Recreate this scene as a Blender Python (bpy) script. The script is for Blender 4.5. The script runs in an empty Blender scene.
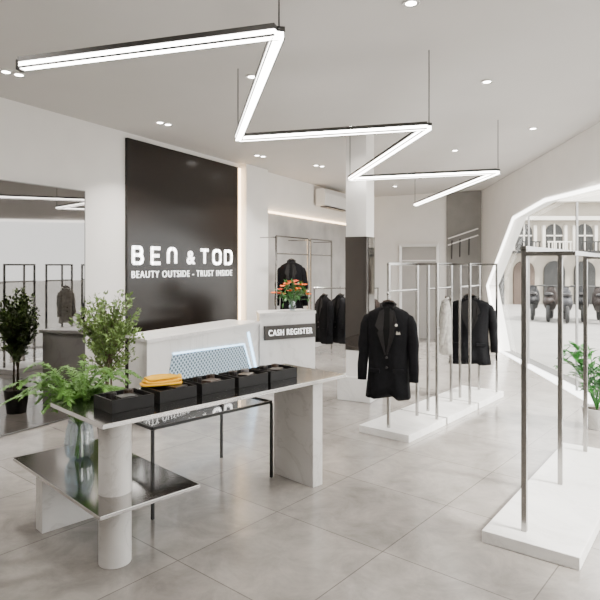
import bpy, bmesh, math, random
from mathutils import Vector, Matrix
random.seed(7)
SC = bpy.context.scene
COL = SC.collection
F0 = 568.0; YH = 266.0; H = 1.6; CEIL = 3.2

# ---------------------------------------------------------------- materials
def mat(name, col, rough=0.5, metal=0.0, emit=None, es=0.0, spec=0.5, noise=0.0, nscale=8.0, bump=0.0, coat=0.0, alpha=1.0):
    m = bpy.data.materials.new(name); m.use_nodes = True
    nt = m.node_tree; b = nt.nodes['Principled BSDF']
    b.inputs['Base Color'].default_value = (*col, 1)
    b.inputs['Roughness'].default_value = rough
    b.inputs['Metallic'].default_value = metal
    b.inputs['Specular IOR Level'].default_value = spec
    b.inputs['Coat Weight'].default_value = coat
    if emit:
        b.inputs['Emission Color'].default_value = (*emit, 1)
        b.inputs['Emission Strength'].default_value = es
    if noise > 0 or bump > 0:
        tc = nt.nodes.new('ShaderNodeTexCoord')
        n = nt.nodes.new('ShaderNodeTexNoise'); n.inputs['Scale'].default_value = nscale; n.inputs['Detail'].default_value = 6
        nt.links.new(tc.outputs['Object'], n.inputs['Vector'])
        if noise > 0:
            r = nt.nodes.new('ShaderNodeValToRGB')
            r.color_ramp.elements[0].position = 0.3; r.color_ramp.elements[1].position = 0.7
            r.color_ramp.elements[0].color = (*[max(0, c*(1-noise)) for c in col], 1)
            r.color_ramp.elements[1].color = (*[min(1, c*(1+noise*0.6)) for c in col], 1)
            nt.links.new(n.outputs['Fac'], r.inputs['Fac']); nt.links.new(r.outputs['Color'], b.inputs['Base Color'])
        if bump > 0:
            bp = nt.nodes.new('ShaderNodeBump'); bp.inputs['Strength'].default_value = bump; bp.inputs['Distance'].default_value = 0.01
            nt.links.new(n.outputs['Fac'], bp.inputs['Height']); nt.links.new(bp.outputs['Normal'], b.inputs['Normal'])
    return m

def mat_marble(name, col, vein, rough=0.3, scale=1.6):
    m = bpy.data.materials.new(name); m.use_nodes = True
    nt = m.node_tree; b = nt.nodes['Principled BSDF']; b.inputs['Roughness'].default_value = rough
    tc = nt.nodes.new('ShaderNodeTexCoord')
    n = nt.nodes.new('ShaderNodeTexNoise'); n.inputs['Scale'].default_value = scale; n.inputs['Detail'].default_value = 9; n.inputs['Roughness'].default_value = 0.6; n.inputs['Distortion'].default_value = 1.3
    r = nt.nodes.new('ShaderNodeValToRGB'); cr = r.color_ramp
    cr.elements[0].position = 0.40; cr.elements[0].color = (*col, 1)
    cr.elements[1].position = 0.62; cr.elements[1].color = (*[c*0.92 for c in col], 1)
    e = cr.elements.new(0.485); e.color = (*[c*0.95 for c in col], 1)
    e = cr.elements.new(0.505); e.color = (*vein, 1)
    e = cr.elements.new(0.53); e.color = (*[c*0.95 for c in col], 1)
    nt.links.new(tc.outputs['Object'], n.inputs['Vector']); nt.links.new(n.outputs['Fac'], r.inputs['Fac']); nt.links.new(r.outputs['Color'], b.inputs['Base Color'])
    return m

def mat_glass(name, tint=(0.9, 0.95, 1.0), refl=0.12, rough=0.03):
    m = bpy.data.materials.new(name); m.use_nodes = True
    nt = m.node_tree; nt.nodes.clear()
    o = nt.nodes.new('ShaderNodeOutputMaterial'); mx = nt.nodes.new('ShaderNodeMixShader')
    t = nt.nodes.new('ShaderNodeBsdfTransparent'); g = nt.nodes.new('ShaderNodeBsdfGlossy')
    t.inputs['Color'].default_value = (*tint, 1); g.inputs['Roughness'].default_value = rough
    mx.inputs['Fac'].default_value = refl
    nt.links.new(t.outputs[0], mx.inputs[1]); nt.links.new(g.outputs[0], mx.inputs[2]); nt.links.new(mx.outputs[0], o.inputs['Surface'])
    return m

def mat_floor():
    m = bpy.data.materials.new('concrete_tile'); m.use_nodes = True
    nt = m.node_tree; b = nt.nodes['Principled BSDF']
    tc = nt.nodes.new('ShaderNodeTexCoord'); mp = nt.nodes.new('ShaderNodeMapping')
    mp.inputs['Rotation'].default_value = (0, 0, math.radians(40))
    mp.inputs['Location'].default_value = (0.25, 0.1, 0)
    br = nt.nodes.new('ShaderNodeTexBrick'); br.offset = 0.0; br.squash = 1.0
    br.inputs['Scale'].default_value = 1.0; br.inputs['Brick Width'].default_value = 0.8; br.inputs['Row Height'].default_value = 0.8
    br.inputs['Mortar Size'].default_value = 0.0034; br.inputs['Mortar Smooth'].default_value = 0.1; br.inputs['Bias'].default_value = 0
    br.inputs['Color1'].default_value = (0.250, 0.232, 0.214, 1); br.inputs['Color2'].default_value = (0.285, 0.266, 0.246, 1)
    br.inputs['Mortar'].default_value = (0.135, 0.124, 0.113, 1)
    n = nt.nodes.new('ShaderNodeTexNoise'); n.inputs['Scale'].default_value = 3.4; n.inputs['Detail'].default_value = 10; n.inputs['Roughness'].default_value = 0.72
    n.inputs['Distortion'].default_value = 0.5
    r = nt.nodes.new('ShaderNodeValToRGB'); r.color_ramp.elements[0].position = 0.34; r.color_ramp.elements[1].position = 0.66
    r.color_ramp.elements[0].color = (0.73, 0.725, 0.72, 1); r.color_ramp.elements[1].color = (1.16, 1.155, 1.145, 1)
    mx = nt.nodes.new('ShaderNodeMixRGB'); mx.blend_type = 'MULTIPLY'; mx.inputs['Fac'].default_value = 1
    nt.links.new(tc.outputs['Object'], mp.inputs['Vector']); nt.links.new(mp.outputs[0], br.inputs['Vector'])
    nt.links.new(tc.outputs['Object'], n.inputs['Vector']); nt.links.new(n.outputs['Fac'], r.inputs['Fac'])
    nt.links.new(br.outputs['Color'], mx.inputs['Color1']); nt.links.new(r.outputs['Color'], mx.inputs['Color2'])
    nt.links.new(mx.outputs[0], b.inputs['Base Color'])
    b.inputs['Roughness'].default_value = 0.17
    return m

def mat_lattice():
    m = bpy.data.materials.new('blue_lattice'); m.use_nodes = True
    nt = m.node_tree; b = nt.nodes['Principled BSDF']
    tc = nt.nodes.new('ShaderNodeTexCoord')
    sep = nt.nodes.new('ShaderNodeSeparateXYZ'); nt.links.new(tc.outputs['Object'], sep.inputs[0])
    def wave(sign):
        a = nt.nodes.new('ShaderNodeMath'); a.operation = 'MULTIPLY_ADD'; a.inputs[1].default_value = 1.13*sign
        nt.links.new(sep.outputs['Y'], a.inputs[0]); nt.links.new(sep.outputs['Z'], a.inputs[2])
        s = nt.nodes.new('ShaderNodeMath'); s.operation = 'MULTIPLY'; s.inputs[1].default_value = 17
        nt.links.new(a.outputs[0], s.inputs[0])
        f = nt.nodes.new('ShaderNodeMath'); f.operation = 'FRACT'; nt.links.new(s.outputs[0], f.inputs[0])
        g = nt.nodes.new('ShaderNodeMath'); g.operation = 'LESS_THAN'; g.inputs[1].default_value = 0.34
        nt.links.new(f.outputs[0], g.inputs[0]); return g
    w1 = wave(1); w2 = wave(-1)
    mxm = nt.nodes.new('ShaderNodeMath'); mxm.operation = 'MAXIMUM'
    nt.links.new(w1.outputs[0], mxm.inputs[0]); nt.links.new(w2.outputs[0], mxm.inputs[1])
    mx = nt.nodes.new('ShaderNodeMixRGB'); mx.inputs['Color1'].default_value = (0.06, 0.115, 0.165, 1); mx.inputs['Color2'].default_value = (0.50, 0.64, 0.76, 1)
    nt.links.new(mxm.outputs[0], mx.inputs['Fac']); nt.links.new(mx.outputs[0], b.inputs['Base Color'])
    return m

def mat_brushed(name, col, rough):
    m = mat(name, col, rough, 1.0)
    nt = m.node_tree; b = nt.nodes['Principled BSDF']
    tc = nt.nodes.new('ShaderNodeTexCoord'); mp = nt.nodes.new('ShaderNodeMapping'); mp.inputs['Scale'].default_value = (1, 80, 1)
    mp.inputs['Rotation'].default_value = (0, 0, math.radians(-45))
    n = nt.nodes.new('ShaderNodeTexNoise'); n.inputs['Scale'].default_value = 3; n.inputs['Detail'].default_value = 3
    r = nt.nodes.new('ShaderNodeMapRange'); r.inputs['To Min'].default_value = rough-0.02; r.inputs['To Max'].default_value = rough+0.03
    nt.links.new(tc.outputs['Object'], mp.inputs[0]); nt.links.new(mp.outputs[0], n.inputs['Vector']); nt.links.new(n.outputs['Fac'], r.inputs['Value']); nt.links.new(r.outputs[0], b.inputs['Roughness'])
    return m

M = {}
M['wall'] = mat('warm_white_paint', (0.79, 0.77, 0.745), 0.7, noise=0.03, nscale=3)
M['ceil'] = mat('ceiling_paint', (0.57, 0.55, 0.53), 0.8, noise=0.02, nscale=2)
M['plaster'] = mat('grey_plaster', (0.42, 0.405, 0.39), 0.75, noise=0.22, nscale=2.2, bump=0.15)
M['greypanel'] = mat('grey_panel', (0.21, 0.203, 0.195), 0.5, noise=0.1, nscale=4)
M['recessgrey'] = mat('recess_grey', (0.38, 0.365, 0.35), 0.6, noise=0.06, nscale=4)
M['floor'] = mat_floor()
M['black_gloss'] = mat('dark_brown_panel', (0.014, 0.0105, 0.0085), 0.2, spec=0.3, noise=0.03, nscale=3)
M['dark_mirror'] = mat('dark_mirror_cladding', (0.11, 0.10, 0.093), 0.03, 1.0, noise=0.03)
M['mirror'] = mat('tinted_mirror', (0.215, 0.208, 0.203), 0.02, 1.0, noise=0.02, nscale=1)
M['marble'] = mat_marble('white_marble', (0.74, 0.73, 0.715), (0.64, 0.63, 0.615))
M['marble2'] = mat_marble('grey_veined_marble', (0.60, 0.585, 0.565), (0.49, 0.475, 0.455), 0.33, 2.0)
M['steel'] = mat_brushed('brushed_steel', (0.46, 0.445, 0.43), 0.12)
M['chrome'] = mat('satin_steel_tube', (0.37, 0.36, 0.345), 0.2, 1.0, noise=0.03, nscale=20)
M['blackmetal'] = mat('black_metal', (0.012, 0.012, 0.012), 0.4, 0.3, noise=0.1, nscale=10)
M['darkgrey'] = mat('dark_grey_aluminium', (0.05, 0.048, 0.045), 0.4, 0.6, noise=0.08, nscale=10)
M['midgrey'] = mat('mid_grey_aluminium', (0.30, 0.295, 0.29), 0.4, 0.6, noise=0.08, nscale=10)
M['smoke'] = mat_glass('smoked_glass', (0.6, 0.61, 0.62), 0.18)
M['glass'] = mat_glass('clear_glass', (0.98, 0.99, 0.99), 0.02)
M['vase_glass'] = mat_glass('vase_glass', (0.86, 0.91, 0.94), 0.14, 0.08)
M['led'] = mat('led_diffuser', (1, 1, 1), 0.5, emit=(1.0, 0.97, 0.92), es=18, noise=0.01)
M['led_warm'] = mat('led_warm_strip', (1, 1, 1), 0.5, emit=(1.0, 0.70, 0.40), es=9, noise=0.01)
M['led_portal'] = mat('led_portal_frame', (1, 1, 1), 0.5, emit=(1.0, 0.97, 0.92), es=7, noise=0.01)
M['letters'] = mat('lit_letters', (0.9, 0.9, 0.9), 0.6, emit=(1.0, 0.98, 0.95), es=4.5, noise=0.01)
M['smallletters'] = mat('small_lit_letters', (0.9, 0.9, 0.9), 0.6, emit=(1.0, 0.98, 0.95), es=3.2, noise=0.01)
M['spot'] = mat('downlight_lens', (1, 1, 1), 0.5, emit=(1.0, 0.95, 0.88), es=35, noise=0.01)
M['whiteplastic'] = mat('white_plastic', (0.78, 0.77, 0.755), 0.35, noise=0.02)
M['counter'] = mat_marble('counter_white_stone', (0.75, 0.74, 0.725), (0.63, 0.62, 0.605), 0.28, 1.3)
M['lattice'] = mat_lattice()
M['blueedge'] = mat('blue_lit_edge', (0.7, 0.82, 0.9), 0.4, emit=(0.36, 0.68, 1.0), es=5.0, noise=0.02)
M['signdark'] = mat('sign_taupe', (0.035, 0.03, 0.025), 0.5, noise=0.05)
M['suit'] = mat('black_wool', (0.005, 0.005, 0.006), 0.9, spec=0.12, noise=0.3, nscale=40, bump=0.3)
M['suit2'] = mat('charcoal_wool', (0.016, 0.016, 0.018), 0.9, spec=0.15, noise=0.3, nscale=40, bump=0.3)
M['lapel'] = mat('satin_lapel', (0.009, 0.008, 0.008), 0.65, spec=0.22, noise=0.2, nscale=30)
M['lining'] = mat('jacket_lining', (0.006, 0.006, 0.006), 0.9, spec=0.1, noise=0.2, nscale=20)
M['brownsuit'] = mat('brown_wool', (0.045, 0.03, 0.024), 0.85, noise=0.3, nscale=40, bump=0.2)
M['shirt'] = mat('pale_cotton', (0.42, 0.40, 0.365), 0.8, noise=0.35, nscale=25, bump=0.2)
M['silver'] = mat('silver_pin', (0.7, 0.66, 0.6), 0.3, 0.9, noise=0.05)
M['tray'] = mat('matte_black_tray', (0.006, 0.0055, 0.0055), 0.55, spec=0.25, noise=0.2, nscale=15)
M['leather'] = mat('black_leather', (0.015, 0.013, 0.013), 0.32, noise=0.3, nscale=40, bump=0.2)
M['brownleather'] = mat('dark_brown_leather', (0.05, 0.03, 0.02), 0.35, noise=0.3, nscale=40, bump=0.2)
M['greysilk'] = mat('grey_silk', (0.18, 0.17, 0.17), 0.4, noise=0.3, nscale=30)
M['yellow'] = mat('bright_yellow_silk', (1.0, 0.52, 0.003), 0.5, noise=0.1, nscale=20)
M['leaf'] = mat('leaf_green', (0.15, 0.24, 0.06), 0.5, noise=0.6, nscale=9)
M['leaf2'] = mat('fresh_leaf_green', (0.13, 0.30, 0.045), 0.45, noise=0.5, nscale=9)
M['leaf3'] = mat('deep_leaf_green', (0.04, 0.18, 0.03), 0.35, noise=0.4, nscale=9)
M['bark'] = mat('bark', (0.12, 0.09, 0.06), 0.9, noise=0.4, nscale=25, bump=0.4)
M['soil'] = mat('soil', (0.05, 0.035, 0.025), 0.95, noise=0.4, nscale=40, bump=0.5)
M['potdark'] = mat('dark_pot', (0.05, 0.047, 0.045), 0.45, noise=0.2)
M['orange'] = mat('orange_petal', (0.85, 0.14, 0.0), 0.6, spec=0.2, noise=0.3, nscale=20)
M['red'] = mat('red_petal', (0.6, 0.05, 0.0), 0.6, spec=0.2, noise=0.3, nscale=20)
M['facade'] = mat('cream_stone', (0.34, 0.305, 0.255), 0.85, noise=0.2, nscale=1.2)
M['facade2'] = mat('pale_trim_stone', (0.58, 0.55, 0.50), 0.85, noise=0.08, nscale=2)
M['darkwin'] = mat('dark_window_glass', (0.025, 0.025, 0.024), 0.35, spec=0.3, noise=0.2, nscale=1)
M['shutter'] = mat('brown_door', (0.06, 0.038, 0.026), 0.6, noise=0.2, nscale=3)
M['street'] = mat('pale_pavement', (0.27, 0.26, 0.245), 0.8, noise=0.15, nscale=1.5)
M['rubber'] = mat('tyre_rubber', (0.02, 0.02, 0.02), 0.8, noise=0.1)
M['scoot_b'] = mat('scooter_black', (0.015, 0.015, 0.017), 0.55, spec=0.3, noise=0.05)
M['scoot_r'] = mat('scooter_dark_brown', (0.025, 0.018, 0.016), 0.55, spec=0.3, noise=0.05)
M['scoot_w'] = mat('scooter_grey', (0.05, 0.05, 0.055), 0.55, spec=0.3, noise=0.05)

# ---------------------------------------------------------------- mesh helpers
class MB:
    def __init__(s): s.bm = bmesh.new()
    def box(s, c, size, rz=0.0, R=None):
        R = R or Matrix.Rotation(rz, 4, 'Z')
        hx, hy, hz = [v/2 for v in size]
        vs = [s.bm.verts.new(Vector(c) + (R @ Vector((x, y, z)))) for z in (-hz, hz) for x, y in ((-hx, -hy), (hx, -hy), (hx, hy), (-hx, hy))]
        for f in ((3, 2, 1, 0), (4, 5, 6, 7), (0, 1, 5, 4), (1, 2, 6, 5), (2, 3, 7, 6), (3, 0, 4, 7)):
            s.bm.faces.new([vs[i] for i in f])
        return s
    def bar(s, a, b, w, h=None):
        a = Vector(a); b = Vector(b); d = b-a; L = d.length
        h = h or w
        x = d.normalized(); up = Vector((0, 0, 1)) if abs(x.z) < 0.95 else Vector((0, 1, 0))
        y = up.cross(x).normalized(); z = x.cross(y)
        R = Matrix((x, y, z)).transposed().to_4x4()
        return s.box((a+b)/2, (L, w, h), R=R)
    def prism(s, pts, z0, z1):
        n = len(pts)
        lo = [s.bm.verts.new((p[0], p[1], z0)) for p in pts]; hi = [s.bm.verts.new((p[0], p[1], z1)) for p in pts]
        s.bm.faces.new(hi); s.bm.faces.new(lo[::-1])
        for i in range(n): s.bm.faces.new([lo[i], lo[(i+1) % n], hi[(i+1) % n], hi[i]])
        return s
    def extrude(s, pts3, vec):
        n = len(pts3); v = Vector(vec)
        lo = [s.bm.verts.new(p) for p in pts3]; hi = [s.bm.verts.new(Vector(p)+v) for p in pts3]
        s.bm.faces.new(hi); s.bm.faces.new(lo[::-1])
        for i in range(n): s.bm.faces.new([lo[i], lo[(i+1) % n], hi[(i+1) % n], hi[i]])
        return s
    def tube(s, pts, r, seg=10, close=False):
        pts = [Vector(p) for p in pts]; n = len(pts)
        rs = r if isinstance(r, (list, tuple)) else [r]*n
        rings = []; prev = None
        for i, p in enumerate(pts):
            if close: d = pts[(i+1) % n]-pts[i-1]
            else: d = pts[min(i+1, n-1)]-pts[max(i-1, 0)]
            d.normalize()
            if prev is None:
                ref = Vector((0, 0, 1)) if abs(d.z) < 0.9 else Vector((1, 0, 0))
                u = d.cross(ref).normalized()
            else: u = (prev - d*prev.dot(d)).normalized()
            prev = u; v = d.cross(u)
            rings.append([s.bm.verts.new(p+(u*math.cos(2*math.pi*k/seg)+v*math.sin(2*math.pi*k/seg))*rs[i]) for k in range(seg)])
        m = n if close else n-1
        for i in range(m):
            A = rings[i]; B = rings[(i+1) % n]
            for k in range(seg): s.bm.faces.new([A[k], A[(k+1) % seg], B[(k+1) % seg], B[k]])
        if not close: s.bm.faces.new(rings[0][::-1]); s.bm.faces.new(rings[-1])
        return s
    def lathe(s, c, prof, seg=24, cap0=True, cap1=True, rib=0.0):
        rings = [[s.bm.verts.new((c[0]+(r+(rib if k % 2 else 0))*math.cos(2*math.pi*k/seg), c[1]+(r+(rib if k % 2 else 0))*math.sin(2*math.pi*k/seg), c[2]+z)) for k in range(seg)] for r, z in prof]
        for A, B in zip(rings, rings[1:]):
            for k in range(seg): s.bm.faces.new([A[k], A[(k+1) % seg], B[(k+1) % seg], B[k]])
        if cap0: s.bm.faces.new(rings[0][::-1])
        if cap1: s.bm.faces.new(rings[-1])
        return s
    def loft(s, rings, cap=True):
        R = [[s.bm.verts.new(p) for p in r] for r in rings]; n = len(R[0])
        for A, B in zip(R, R[1:]):
            for k in range(n): s.bm.faces.new([A[k], A[(k+1) % n], B[(k+1) % n], B[k]])
        if cap: s.bm.faces.new(R[0][::-1]); s.bm.faces.new(R[-1])
        return s
    def leaf(s, base, d, nrm, L, W):
        base = Vector(base); d = Vector(d).normalized(); side = d.cross(Vector(nrm)).normalized(); up = side.cross(d)
        a = base; t = base+d*L - up*L*0.1; m1 = base+d*L*0.45+side*W*0.5+up*L*0.06; m2 = base+d*L*0.45-side*W*0.5+up*L*0.06; c = base+d*L*0.5
        va, vt, v1, v2, vc = [s.bm.verts.new(p) for p in (a, t, m1, m2, c)]
        s.bm.faces.new([va, v1, vc]); s.bm.faces.new([v1, vt, vc]); s.bm.faces.new([va, vc, v2]); s.bm.faces.new([vc, vt, v2])
    def xf(s, Mx): bmesh.ops.transform(s.bm, matrix=Mx, verts=s.bm.verts[:]); return s

def wm(o):
    m = Matrix.Translation(o.location) @ o.rotation_euler.to_matrix().to_4x4()
    return (wm(o.parent) @ m) if o.parent else m
def link(name, mb, m, parent=None, world=True, smooth=False, bev=0.0, fix=True):
    if fix: bmesh.ops.recalc_face_normals(mb.bm, faces=mb.bm.faces[:])
    origin = None
    if parent is not None:
        if world: mb.xf(wm(parent).inverted())
    elif world:
        vs = mb.bm.verts
        lo = [min(v.co[i] for v in vs) for i in range(3)]; hi = [max(v.co[i] for v in vs) for i in range(3)]
        origin = Vector(((lo[0]+hi[0])/2, (lo[1]+hi[1])/2, lo[2])); mb.xf(Matrix.Translation(-origin))
    me = bpy.data.meshes.new(name); mb.bm.to_mesh(me); mb.bm.free()
    if smooth:
        for p in me.polygons: p.use_smooth = True
    me.materials.append(m)
    o = bpy.data.objects.new(name, me); COL.objects.link(o)
    if parent is not None: o.parent = parent
    if origin is not None: o.location = origin
    if bev > 0:
        b = o.modifiers.new('bevel', 'BEVEL'); b.width = bev; b.segments = 2; b.limit_method = 'ANGLE'
    return o
def thing(name, label, cat, loc=(0, 0, 0), rz=0.0, group=None):
    o = bpy.data.objects.new(name, None); COL.objects.link(o); o.empty_display_size = 0.1
    o.location = loc; o.rotation_euler = (0, 0, rz); o['label'] = label; o['category'] = cat
    if group: o['group'] = group
    return o
def tag(o, label, cat, group=None):
    o['label'] = label; o['category'] = cat
    if group: o['group'] = group
    return o
def struct(name, mb, m, label=None, **k):
    o = link(name, mb, m, **k); o['kind'] = 'structure'
    if label: o['label'] = label
    return o

def text_mb(s, height=None, width=None, extrude=0.004, offset=0.0, space=1.05):
    cu = bpy.data.curves.new('t', 'FONT'); cu.body = s; cu.size = 1.0; cu.extrude = 0.02; cu.offset = offset; cu.align_x = 'LEFT'; cu.space_character = space
    o = bpy.data.objects.new('t', cu); COL.objects.link(o)
    bpy.context.view_layer.update()
    me = bpy.data.meshes.new_from_object(o.evaluated_get(bpy.context.evaluated_depsgraph_get()))
    bpy.data.objects.remove(o); bpy.data.curves.remove(cu)
    mb = MB(); mb.bm.from_mesh(me); bpy.data.meshes.remove(me)
    xs = [v.co.x for v in mb.bm.verts]; ys = [v.co.y for v in mb.bm.verts]
    sx = width/(max(xs)-min(xs)) if width else height/(max(ys)-min(ys))
    sy = height/(max(ys)-min(ys)) if height else sx
    x0, y0 = min(xs), min(ys)
    for v in mb.bm.verts: v.co = Vector(((v.co.x-x0)*sx, (v.co.y-y0)*sy, (v.co.z/0.02)*extrude))
    return mb
def words(mb, n):
    iv = sorted((min(v.co.x for v in f.verts), max(v.co.x for v in f.verts)) for f in mb.bm.faces)
    merged = [list(iv[0])]
    for a, b in iv[1:]:
        if a <= merged[-1][1]+1e-5: merged[-1][1] = max(merged[-1][1], b)
        else: merged.append([a, b])
    gaps = sorted(((merged[i+1][0]-merged[i][1], (merged[i+1][0]+merged[i][1])/2) for i in range(len(merged)-1)), reverse=True)[:n-1]
    cuts = [-1e9]+sorted(g[1] for g in gaps)+[1e9]
    out = []
    for a, b in zip(cuts, cuts[1:]):
        m2 = MB(); m2.bm.free(); m2.bm = mb.bm.copy()
        bmesh.ops.delete(m2.bm, geom=[v for v in m2.bm.verts if not (a < v.co.x < b)], context='VERTS')
        out.append(m2)
    mb.bm.free(); return out

# ---------------------------------------------------------------- room lines
W0 = Vector((-2.84, 5.38)); WD = Vector((0.472, 0.8816)).normalized(); WN = Vector((WD.y, -WD.x))
WA = math.atan2(WD.y, WD.x)
def wall_s(px):
    k = (px-300)/F0
    return (k*W0.y - W0.x)/(WD.x - k*WD.y)
def WP(s, off=0.0, z=0.0):
    p = W0 + WD*s + WN*off
    return Vector((p.x, p.y, z))
B0 = Vector((3.86, 12.0)); BD = Vector((-0.8816, 0.472)); BN = Vector((-0.472, -0.8816))
SB = ((B0-W0).dot(WD))
cornerL = W0 + WD*SB
WMX = Matrix.Translation((W0.x, W0.y, 0)) @ Matrix(((WD.x, 0, WN.x, 0), (WD.y, 0, WN.y, 0), (0, 1, 0, 0), (0, 0, 0, 1)))

R0 = Vector((3.33, 6.3)); RD = Vector((0.53, 5.7)).normalized(); RN = Vector((-RD.y, RD.x))
def RP(y, off=0.0, z=0.0):
    t = (y-R0.y)/RD.y; p = R0+RD*t+RN*off
    return Vector((p.x, p.y, z))
backL = WP(-9.5); frontR = RP(-3.0)
poly = [(backL.x, backL.y), (frontR.x, frontR.y), (RP(12).x, RP(12).y), (cornerL.x, cornerL.y)]
struct('floor', MB().prism(poly, -0.1, 0.0), M['floor'])
struct('ceiling', MB().prism(poly, CEIL, CEIL+0.12), M['ceil'])
T = 0.16
def wall_poly(a, b, n, z0, z1, t=T):
    a = Vector(a[:2]); b = Vector(b[:2]); n = Vector(n)
    return MB().prism([tuple(a), tuple(b), tuple(b-n*t), tuple(a-n*t)], z0, z1)
struct('wall_left', wall_poly(backL, cornerL, WN, 0, CEIL), M['wall'])
struct('wall_back', wall_poly(B0, cornerL, BN, 0, CEIL), M['wall'])
struct('wall_front', wall_poly(backL, frontR, Vector((0, 1)), 0, CEIL), M['wall'])
def rwall(pts):
    mb = MB(); mb.extrude([RP(y, 0, z) for y, z in pts], tuple(RN.to_3d()*-0.22)); return mb
OP = [(10.7, 0.0), (11.6, 1.2), (9.7, 2.44), (8.1, 2.56), (6.3, 2.50), (2.2, 2.42), (1.2, 1.6), (1.2, 0.0)]
outer = [(12.0, 0), (12.0, CEIL), (-3.0, CEIL), (-3.0, 0)]
struct('wall_right', rwall(outer + OP[::-1]), M['wall'])
led = MB()
IN = [(10.58, 0.0), (11.46, 1.2), (9.66, 2.39), (8.09, 2.51), (6.3, 2.455), (2.26, 2.375), (1.26, 1.58), (1.26, 0.0)]
for i in range(len(OP)-1):
    a, b, c, d = OP[i], OP[i+1], IN[i+1], IN[i]
    led.extrude([RP(a[0], 0.0, a[1]), RP(b[0], 0.0, b[1]), RP(c[0], -0.0, c[1]), RP(d[0], -0.0, d[1])], tuple(RN.to_3d()*0.02))
struct('trim_1', led, M['led_portal'], label='glowing white angular light frame around the shop window')
pane = MB(); pane.extrude([RP(y, -0.13, z) for y, z in OP], tuple(RN.to_3d()*-0.01))
win = struct('window_1', pane, M['glass'])
fr = MB()
for y in (9.3, 7.3, 5.0, 3.2):
    fr.bar(RP(y, -0.13, 0), RP(y, -0.13, 2.42), 0.025)
link('window_frame', fr, M['midgrey'], parent=win)

s_p0, s_p1 = wall_s(125), wall_s(236)
struct('trim_2', MB().prism([tuple((WP(s_p0)).xy), tuple(WP(s_p1).xy), tuple(WP(s_p1, 0.04).xy), tuple(WP(s_p0, 0.04).xy)], 0.0, 3.13), M['black_gloss'], label='tall dark brown feature panel')
s_a, s_b = wall_s(240), wall_s(262)
struct('trim_3', MB().prism([tuple(WP(s_a).xy), tuple(WP(s_b).xy), tuple(WP(s_b, 0.12).xy), tuple(WP(s_a, 0.12).xy)], 0.0, CEIL-0.002), M['wall'], label='shallow white pier')
lm = MB(); lm.box(WP(s_p1+0.035, 0.035, 1.57), (0.035, 0.04, 3.1), WA)
struct('trim_4', lm, M['led_warm'], label='vertical light strip beside the dark panel')
struct('trim_5', MB().prism([tuple(WP(s_b+0.01).xy), tuple(WP(SB-0.02).xy), tuple(WP(SB-0.02, 0.03).xy), tuple(WP(s_b+0.01, 0.03).xy)], 0.0, 2.5), M['plaster'], label='grey textured plaster wall cladding')
lm = MB(); lm.bar(WP(s_b+0.02, 0.03, 2.52), WP(SB-0.3, 0.03, 2.52), 0.03, 0.03)
lm.bar(WP(s_b+0.03, 0.05, 0.02), WP(s_b+0.03, 0.05, 2.52), 0.03, 0.03)
struct('trim_6', lm, M['led_warm'], label='warm light strip around the grey cladding')
# mirror
ms0, ms1 = wall_s(-60), wall_s(77)
mir = thing('wall_mirror', 'huge grey-tinted mirror panel on the wall at the far left, reflecting the shop', 'mirror', WP((ms0+ms1)/2, 0.085), WA-math.radians(2.7))
L = ms1-ms0
link('mirror_glass', MB().box((0, 0, 1.21), (L, 0.012, 2.38)), M['mirror'], mir, world=False)
e = MB()
for x in (-L/2, L/2): e.box((x, 0, 1.21), (0.006, 0.02, 2.39))
for z in (0.015, 2.405): e.box((0, 0, z), (L, 0.02, 0.008))
link('mirror_edge', e, M['midgrey'], mir, world=False)
# pillar
PA = math.radians(-28)
pil = struct('pillar', MB().box((0.73, 6.9, CEIL/2), (0.26, 0.26, CEIL-0.004), PA), M['wall'], label='square white pillar')
link('plinth', MB().box((0.73, 6.9, 0.14), (0.42, 0.42, 0.28), PA), M['marble'], pil, bev=0.006)
link('cladding', MB().box((0.73, 6.9, 1.27), (0.275, 0.275, 1.36), PA), M['dark_mirror'], pil, bev=0.003)

def back_pt(px, off=0.0, z=0.0):
    k = (px-300)/F0
    s = (k*B0.y-B0.x)/(BD.x-k*BD.y); p = B0+BD*s+BN*off
    return Vector((p.x, p.y, z))
a, b = back_pt(447), back_pt(481.5)
struct('trim_7', MB().prism([tuple(a.xy), tuple(b.xy), tuple(b.xy+BN*0.05), tuple(a.xy+BN*0.05)], 0, CEIL-0.01), M['greypanel'], label='grey panel on the far wall')
dr = thing('wall_rods', 'pair of slanted pale rods fixed across the grey far wall panel', 'wall decoration', back_pt(464, 0.06, 2.1))
for dz in (0, 0.14):
    link('rod', MB().tube([back_pt(449, 0.09, 2.05+dz), back_pt(479, 0.09, 2.25+dz)], 0.015), M['whiteplastic'], dr)
for i, px in enumerate((453, 461, 470)):
    link('hook', MB().tube([back_pt(px, 0.09, 2.15+i*0.03), back_pt(px, 0.12, 1.75+i*0.04)], 0.012), M['blackmetal'], dr)
dm = MB(); a, b = back_pt(402, 0.03), back_pt(437, 0.03)
dm.prism([tuple(a.xy), tuple(b.xy), tuple(b.xy-BN*0.025), tuple(a.xy-BN*0.025)], 0, 2.02)
recess = struct('recess_1', dm, M['recessgrey'], label='plain grey door panel in the far wall')  # flat framed grey panel standing in for a plain recess
fm = MB()
fm.bar(back_pt(401, 0.04, 0), back_pt(401, 0.04, 2.06), 0.06); fm.bar(back_pt(438, 0.04, 0), back_pt(438, 0.04, 2.06), 0.06); fm.bar(back_pt(400, 0.04, 2.06), back_pt(439, 0.04, 2.06), 0.06)
fm.bar(back_pt(402, 0.04, 1.72), back_pt(437, 0.04, 1.72), 0.03)
link('recess_frame', fm, M['whiteplastic'], recess)

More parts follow.
